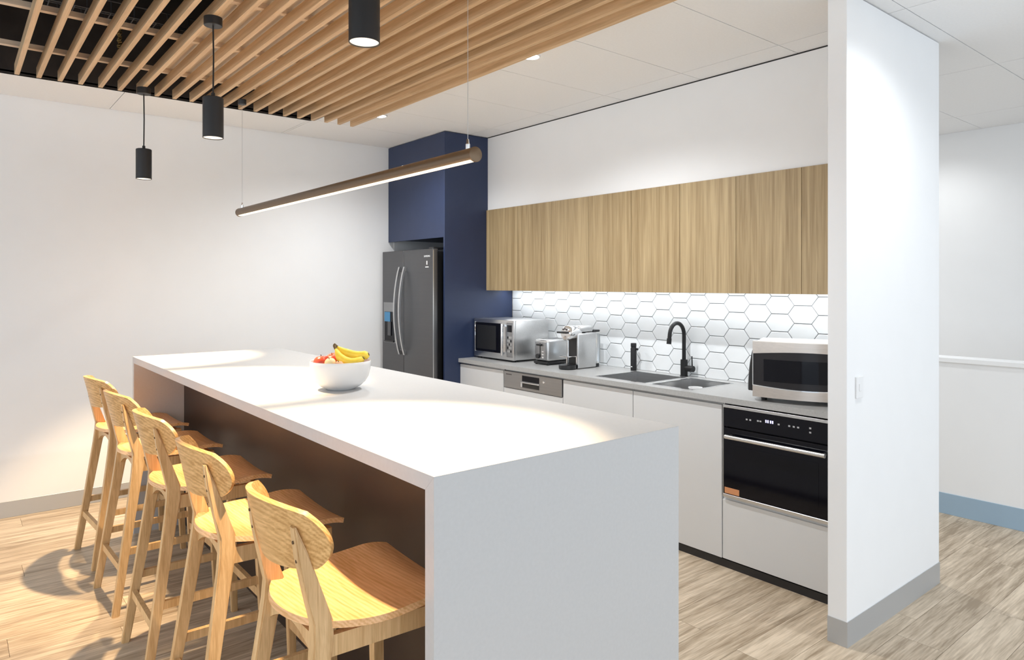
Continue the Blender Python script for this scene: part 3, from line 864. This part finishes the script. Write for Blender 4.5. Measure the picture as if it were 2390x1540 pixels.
# ---- left microwave
mw = thing('microwave', 'silver box microwave at the left end of the bench by the navy panel', 'microwave', (3.45, 4.28, 0.9))
mx, my0, my1, mz0, mz1 = 3.285, 4.022, 4.530, 0.914, 1.216
P(mw, 'body', BX(mx + 0.02, 3.640, my0, my1, mz0, mz1, 0.006, 2), M['steel'], 40)
P(mw, 'front_frame', BX(mx, mx + 0.022, my0, my1, mz0, mz1, 0.003, 2), M['steel'], 40)
dr = P(mw, 'door_glass', BX(mx - 0.003, mx + 0.004, 4.155, 4.505, mz0 + 0.045, mz1 - 0.028, 0.002, 1), M['black_g'])
P(mw, 'window', BX(mx - 0.0042, mx - 0.0028, 4.235, 4.485, mz0 + 0.065, mz1 - 0.048), M['black'], None, dr)
P(mw, 'door_edge', BX(mx - 0.006, mx + 0.003, 4.505, 4.514, mz0 + 0.040, mz1 - 0.024, 0.002, 1), M['chrome'], 40)
b = BX(mx - 0.038, mx - 0.020, 4.118, 4.140, mz0 + 0.03, mz1 - 0.022, 0.006, 3)
hh = P(mw, 'door_handle', b, M['chrome'], 40)
for zz in (mz0 + 0.05, mz1 - 0.04): P(mw, 'handle_post', BX(mx - 0.022, mx + 0.002, 4.122, 4.136, zz - 0.008, zz + 0.008), M['chrome'], None, hh)
cp = P(mw, 'control_panel', BX(mx - 0.003, mx + 0.004, 4.034, 4.104, mz0 + 0.022, mz1 - 0.018, 0.001, 1), M['steel_m'])
P(mw, 'display', BX(mx - 0.0045, mx - 0.0025, 4.042, 4.096, mz1 - 0.088, mz1 - 0.036), M['black_g'], None, cp)
for r_ in range(5):
    for c_ in range(3):
        P(mw, 'key', BX(mx - 0.005, mx - 0.0025, 4.044 + c_*0.018, 4.058 + c_*0.018, mz0 + 0.060 + r_*0.026, mz0 + 0.077 + r_*0.026), M['steel'] if (r_ + c_) % 3 else M['black'], None, cp)
for (fx, fy) in ((3.32, 4.06), (3.32, 4.49), (3.60, 4.06), (3.60, 4.49)):
    b = bmesh.new(); lathe(b, [(0.014, 0.9), (0.016, 0.915)], fx, fy, 14, 'z', True, True); P(mw, 'foot', b, M['black'])
# ---- toaster
to = thing('toaster', 'small steel two-slot toaster between the silver microwave and coffee machine', 'toaster', (3.48, 3.80, 0.9))
P(to, 'base', BX(3.362, 3.60, 3.728, 3.882, 0.906, 0.925, 0.004, 2), M['black'], 40)
P(to, 'body', BX(3.368, 3.60, 3.730, 3.880, 0.924, 1.086, 0.020, 4), M['steel'], 50)
ep = P(to, 'end_plate', BX(3.360, 3.370, 3.745, 3.866, 0.935, 1.068, 0.004, 2), M['steel_m'], 40)
P(to, 'lever_slot', BX(3.3585, 3.361, 3.802, 3.810, 0.955, 1.058), M['black'], None, ep)
P(to, 'lever', BX(3.338, 3.361, 3.784, 3.828, 1.040, 1.054, 0.003, 2), M['black'], 40, ep)
b = bmesh.new(); lathe(b, [(0.017, 3.347), (0.019, 3.361)], 3.826, 0.962, 20, 'x', True, True); P(to, 'dial', b, M['black'], 40, ep)
for k in range(3): P(to, 'button', BX(3.356, 3.361, 3.765, 3.785, 0.948 + k*0.022, 0.960 + k*0.022, 0.001, 1), M['chrome'], None, ep)
for yy in (3.772, 3.838): P(to, 'bread_slot', BX(3.40, 3.57, yy - 0.013, yy + 0.013, 1.0855, 1.0866), M['black'])
for (fx, fy) in ((3.38, 3.74), (3.38, 3.87), (3.58, 3.74), (3.58, 3.87)):
    b = bmesh.new(); lathe(b, [(0.009, 0.9), (0.010, 0.907)], fx, fy, 12, 'z', True, True); P(to, 'foot', b, M['black'])
# ---- coffee machine
cf = thing('coffee_machine', 'silver and black capsule coffee machine with water tank beside the toaster', 'coffee machine', (3.45, 3.49, 0.9))
cy0, cy1, cm = 3.428, 3.552, 3.490
P(cf, 'side_panel', BX(3.380, 3.560, cy0, cy0 + 0.022, 0.903, 1.148, 0.010, 4), M['steel'], 50)
P(cf, 'side_panel', BX(3.380, 3.560, cy1 - 0.022, cy1, 0.903, 1.148, 0.010, 4), M['steel'], 50)
P(cf, 'core', BX(3.386, 3.556, cy0 + 0.020, cy1 - 0.020, 0.902, 1.140, 0.002, 1), M['black'])
b = bmesh.new(); lathe(b, [(0, 3.310), (0.042, 3.310), (0.051, 3.319), (0.053, 3.34), (0.053, 3.41), (0.046, 3.43), (0, 3.43)], cm, 1.150, 36, 'x')
hd = P(cf, 'brew_head', b, M['chrome'], 45)
b = bmesh.new(); lathe(b, [(0, 3.306), (0.013, 3.306), (0.014, 3.313)], cm, 1.118, 20, 'x'); P(cf, 'front_cap', b, M['champ'], 40, hd)
for k in (-1, 0, 1):
    b = bmesh.new(); lathe(b, [(0, 3.308), (0.006, 3.308), (0.006, 3.314)], cm + k*0.017, 1.176 + (0.005 if k == 0 else 0), 14, 'x'); P(cf, 'button', b, M['black'], 40, hd)
P(cf, 'capsule_lever', BX(3.283, 3.335, cm - 0.040, cm + 0.056, 1.150, 1.162, 0.003, 2), M['black'], 40, hd)
P(cf, 'top_cover', BX(3.40, 3.545, cm - 0.050, cm + 0.050, 1.150, 1.200, 0.018, 4), M['steel'], 50)
P(cf, 'rear_handle', BX(3.545, 3.612, cm - 0.046, cm + 0.046, 1.150, 1.166, 0.005, 2), M['black'], 40)
P(cf, 'rear_handle_arm', BX(3.525, 3.556, cm - 0.030, cm + 0.030, 1.158, 1.186, 0.008, 2), M['black'], 40)
P(cf, 'water_tank', BX(3.562, 3.615, cy0 + 0.010, cy1 - 0.010, 0.925, 1.140, 0.012, 3), M['tank'], 40)
P(cf, 'tank_base', BX(3.560, 3.606, cy0 + 0.016, cy1 - 0.016, 0.901, 0.926, 0.004, 2), M['black'], 40)
b = bmesh.new(); lathe(b, [(0, 0.902), (0.058, 0.902), (0.062, 0.906), (0.062, 0.928), (0.058, 0.931), (0, 0.931)], 3.336, cm, 36); P(cf, 'drip_tray', b, M['black'], 40)
cg = P(cf, 'cup_support', BX(3.300, 3.384, cm - 0.045, cm + 0.045, 0.984, 0.992, 0.002, 1), M['chrome'])
P(cf, 'cup_support_leg', BX(3.374, 3.382, cm - 0.052, cm - 0.044, 0.932, 0.992), M['chrome'], None, cg)
P(cf, 'cup_support_leg', BX(3.374, 3.382, cm + 0.044, cm + 0.052, 0.932, 0.992), M['chrome'], None, cg)
# ---- filtered-water tap
wt = thing('water_dispenser_tap', 'short black cylindrical water tap behind the left sink bowl', 'tap', (3.628, 3.144, 0.9))
b = bmesh.new(); lathe(b, [(0, 0.9), (0.0205, 0.9), (0.0205, 1.052), (0.018, 1.056), (0.018, 1.062), (0, 1.062)], 3.628, 3.144, 28); P(wt, 'body', b, M['black_m'], 35)
b = bmesh.new(); lathe(b, [(0, 1.063), (0.019, 1.063), (0.0195, 1.066), (0.0195, 1.085), (0.018, 1.088), (0, 1.088)], 3.628, 3.144, 28); P(wt, 'cap', b, M['black_m'], 35)
b = bmesh.new(); tube(b, [(3.632, 3.130, 1.048), (3.632, 3.112, 1.048)], 0.008, 12); P(wt, 'side_button', b, M['black_m'], 40)
P(wt, 'printed_mark', BX(3.6065, 3.6078, 3.138, 3.150, 0.925, 0.931), M['mark_w'])
# ---- mixer tap
mt = thing('mixer_tap', 'tall matt black gooseneck mixer tap between the two sink bowls', 'tap', (3.655, 2.745, 0.9))
b = bmesh.new(); lathe(b, [(0, 0.9), (0.026, 0.9), (0.026, 0.904), (0.0225, 0.906), (0.0225, 1.005), (0.021, 1.008), (0, 1.008)], 3.655, 2.745, 28); P(mt, 'body', b, M['black_m'], 35)
b = bmesh.new()
pts = [(3.655, 2.745, 1.006), (3.655, 2.745, 1.10), (3.655, 2.745, 1.165)]
for k in range(1, 13):
    a = PI * k / 12 * 0.94
    pts.append((3.655 - 0.073 * (1 - math.cos(a)), 2.745, 1.165 + 0.079 * math.sin(a)))
ex = pts[-1]; pts.append((ex[0] - 0.006, 2.745, ex[2] - 0.045))
tube(b, pts, 0.0125, 16); P(mt, 'spout', b, M['black_m'], 50)
b = bmesh.new(); tube(b, [(ex[0] - 0.005, 2.745, ex[2] - 0.030), (ex[0] - 0.009, 2.745, ex[2] - 0.065)], 0.0150, 16); P(mt, 'aerator', b, M['black_m'], 50)
b = bmesh.new(); tube(b, [(3.655, 2.735, 0.953), (3.655, 2.672, 0.953)], 0.0195, 18); kn = P(mt, 'mixer_cartridge', b, M['black_m'], 50)
b = bmesh.new(); tube(b, [(3.655, 2.682, 0.965), (3.645, 2.677, 1.035)], [0.0045, 0.0035], 10); P(mt, 'lever', b, M['black_m'], 50, kn)

# ---- right microwave (turned towards the room, bowed front)
m2 = thing('microwave_oven', 'champagne microwave with bowed black door at the right end of the bench', 'microwave', (3.17, 1.957, 0.9), math.radians(24))
def Q(name, b, mat, smooth=None, parent=None):
    o = obj(name, b, mat, parent or m2, smooth, shift=False); return o
W2, D2, Z0, Z1 = 0.52, 0.335, 0.022, 0.302
def bow(y):                     # front bulge along the width, y from 0 (left) to -W2
    t = -y / W2
    return -0.050 * math.sin(PI * t)
def bowed(y0, y1, z0f, z1f, x_in, x_out, n=20):
    """curved slab following the bowed front, z limits as functions of t"""
    b = bmesh.new(); secs = []
    for k in range(n + 1):
        yy = y0 + (y1 - y0) * k / n; t = -yy / W2; xf = bow(yy)
        secs.append([(xf + x_out, yy, z0f(t)), (xf + x_in, yy, z0f(t)), (xf + x_in, yy, z1f(t)), (xf + x_out, yy, z1f(t))])
    loft(b, secs); return b
Q('body', BX(0.03, D2, -W2 + 0.006, -0.006, Z0, Z1 - 0.004, 0.006, 2), M['white_p'], 40)
zl = lambda t: Z0 + 0.058 - 0.012 * math.sin(PI * t)
zh = lambda t: Z1 - 0.062 + 0.016 * math.sin(PI * t)
Q('top_band', bowed(0, -W2, zh, lambda t: Z1, 0.045, 0.0), M['champ'], 40)
Q('bottom_band', bowed(0, -W2, lambda t: Z0, zl, 0.045, 0.0), M['champ'], 40)
d2 = Q('door', bowed(0, -W2, zl, zh, 0.045, 0.004), M['black_d'], 40)
Q('window', bowed(-0.055, -0.36, lambda t: Z0 + 0.082, lambda t: Z1 - 0.088, 0.01, 0.0025), M['black_g'], 40, d2)
Q('door_highlight_trim', bowed(0, -W2, lambda t: zl(t) - 0.002, lambda t: zl(t) + 0.003, 0.01, -0.002), M['chrome'], 40, d2)
Q('door_edge', BX(0.0, 0.004, -0.003, 0.001, zl(0), zh(0)), M['chrome'], None, d2)
# bulged dark side cheek
b = bmesh.new(); secs = []
for k in range(11):
    t = k / 10; z = zl(0) - 0.030 + t * (zh(0) - zl(0) + 0.045)
    w = 0.004 + 0.026 * math.cos(t * PI / 2) ** 0.7
    secs.append([(0.002, 0.0005, z), (0.125, 0.0005, z), (0.105, w * 0.8, z), (0.05, w, z), (0.012, w * 0.7, z)])
loft(b, secs)
Q('side_cheek', b, M['black'], 40)
Q('brand_mark', BX(-0.0065, 0.0, -0.075, -0.030, Z1 - 0.030, Z1 - 0.023), M['mark_d'])
Q('model_mark', BX(-0.0118, 0.0, -0.115, -0.080, Z1 - 0.030, Z1 - 0.026), M['mark'])
cpn = Q('control_panel', bowed(-0.395, -0.50, lambda t: Z0 + 0.08, lambda t: Z1 - 0.08, 0.01, 0.0025), M['black_d'], 40, d2)
for (fx, fy) in ((0.05, -0.05), (0.05, -W2 + 0.05), (D2 - 0.05, -0.05), (D2 - 0.05, -W2 + 0.05)):
    b = bmesh.new(); lathe(b, [(0.014, 0.0), (0.017, Z0)], fx, fy, 14, 'z', True, True); Q('foot', b, M['black'])

# ---- fruit bowl and fruit
BXc, BYc = 1.262, 2.686
b = bmesh.new()
prof = [(0.0, IZ + 0.004), (0.050, IZ + 0.002), (0.056, IZ), (0.062, IZ), (0.067, IZ + 0.005), (0.088, IZ + 0.015), (0.108, IZ + 0.033), (0.122, IZ + 0.057), (0.1295, IZ + 0.085), (0.132, IZ + 0.112), (0.132, IZ + 0.124), (0.1305, IZ + 0.126), (0.128, IZ + 0.124), (0.1275, IZ + 0.110), (0.1245, IZ + 0.085), (0.116, IZ + 0.058), (0.100, IZ + 0.034), (0.080, IZ + 0.020), (0.05, IZ + 0.014), (0.0, IZ + 0.012)]
prof = [(r * 0.94, IZ + (h - IZ) * 0.94) for r, h in prof]
lathe(b, prof, BXc, BYc, 56)
tag(obj('fruit_bowl', b, M['bowl'], None, 50, (BXc, BYc, IZ)), 'round white ceramic fruit bowl standing on the island bench', 'bowl')
# image right on the table = (cos yaw, -sin yaw); away = (sin yaw, cos yaw)
RX, RY = math.cos(YAW), -math.sin(YAW); AX, AY = math.sin(YAW), math.cos(YAW)
def bowl_pt(r, a, z):
    k = 0.94
    return Vector((BXc + (RX*r + AX*a)*k, BYc + (RY*r + AY*a)*k, IZ + z*k))
def ball_fruit(name, label, cat, mat, c, rad, squash=0.9, group=None):
    t = thing(name, label, cat, c, 0, group)
    b = bmesh.new()
    prof = []
    for k in range(19):
        a = -PI/2 + PI * k / 18
        r = rad * math.cos(a); h = rad * squash * math.sin(a)
        dip = 0.22 * rad * math.exp(-(r / (0.32 * rad))**2)
        h -= dip if h > 0 else -dip * 0.6
        prof.append((max(r, 0.0002), h))
    lathe(b, prof, 0, 0, 28, 'z', True, True)
    obj('flesh', b, mat, t, 60, shift=False)
    b = bmesh.new(); tube(b, [(0, 0, rad*squash*0.70), (0.002, 0.001, rad*squash*1.08)], 0.0016, 6)
    obj('stem', b, M['stem'], t, 40, shift=False)
    t.rotation_euler = (random.uniform(-.4, .4), random.uniform(-.4, .4), random.uniform(0, 6))
    return t
ball_fruit('apple', 'red apple at the left front of the white fruit bowl', 'apple', M['apple'], bowl_pt(-0.082, -0.005, 0.116), 0.035)
ball_fruit('apple', 'red apple behind the other red apple in the fruit bowl', 'apple', M['apple'], bowl_pt(-0.050, 0.066, 0.118), 0.036)
ball_fruit('pear', 'pale yellow round fruit in the middle of the fruit bowl', 'fruit', M['pear'], bowl_pt(-0.030, -0.062, 0.121), 0.023, 0.95)
ball_fruit('peach', 'orange peach beside the bananas in the white fruit bowl', 'peach', M['peach'], bowl_pt(0.014, -0.086, 0.113), 0.020, 0.95)
ball_fruit('apple', 'red apple low in the fruit bowl under the bananas', 'apple', M['apple'], bowl_pt(0.040, 0.050, 0.080), 0.036)
def banana(label, pts, rad):
    t = thing('banana', label, 'banana', pts[0], 0, 'bananas in the fruit bowl')
    # smooth the control polygon
    P_ = [Vector(p) for p in pts]; S = []
    for k in range(21):
        u = k / 20 * (len(P_) - 1); i = min(int(u), len(P_) - 2); f = u - i
        p0, p1, p2, p3 = P_[max(i-1, 0)], P_[i], P_[i+1], P_[min(i+2, len(P_)-1)]
        S.append(0.5 * ((2*p1) + (p2-p0)*f + (2*p0-5*p1+4*p2-p3)*f*f + (3*p1-p0-3*p2+p3)*f**3))
    rr = []
    for k in range(21):
        u = k / 20
        rr.append(rad * (0.30 + 0.70 * min(1, max(0, (u - 0.05) / 0.22))**0.8) if u < 0.5 else rad * (0.34 + 0.66 * min(1, (1 - u) / 0.2)**0.7))
    b = bmesh.new(); tube(b, S[:20], rr[:20], 8); obj('skin', b, M['banana'], t, 65)
    b = bmesh.new(); tube(b, [S[18] + (S[20]-S[18])*0.4, S[20]], [rad*0.46, rad*0.30], 8); obj('blossom_tip', b, M['ban_tip'], t, 50)
    d = (S[0] - S[1]).normalized()
    b = bmesh.new(); tube(b, [S[0] - d*0.004, S[0] + d*0.016], [rad*0.33, rad*0.36], 8); obj('stalk', b, M['ban_tip'], t, 50)
banana('upper yellow banana resting on the rim of the fruit bowl', [bowl_pt(-0.022, 0.020, 0.185), bowl_pt(0.018, 0.010, 0.160), bowl_pt(0.065, 0.005, 0.148), bowl_pt(0.105, 0.0, 0.148), bowl_pt(0.126, 0.0, 0.154)], 0.0185)
banana('lower yellow banana in front of the upper one in the fruit bowl', [bowl_pt(-0.022, -0.002, 0.178), bowl_pt(0.006, -0.034, 0.142), bowl_pt(0.042, -0.042, 0.124), bowl_pt(0.080, -0.035, 0.123), bowl_pt(0.108, -0.025, 0.140)], 0.0185)

# ---- light switch on the partition
sw = thing('light_switch', 'white wall switch plate on the white partition wall', 'switch', (2.955, 1.331, 1.06))
obj('plate', BX(2.925, 2.985, 1.3235, 1.3312, 1.015, 1.105, 0.002, 2), M['white_p'], sw)
obj('rocker', BX(2.945, 2.965, 1.3215, 1.3236, 1.045, 1.075, 0.001, 1), M['white_p'], sw)
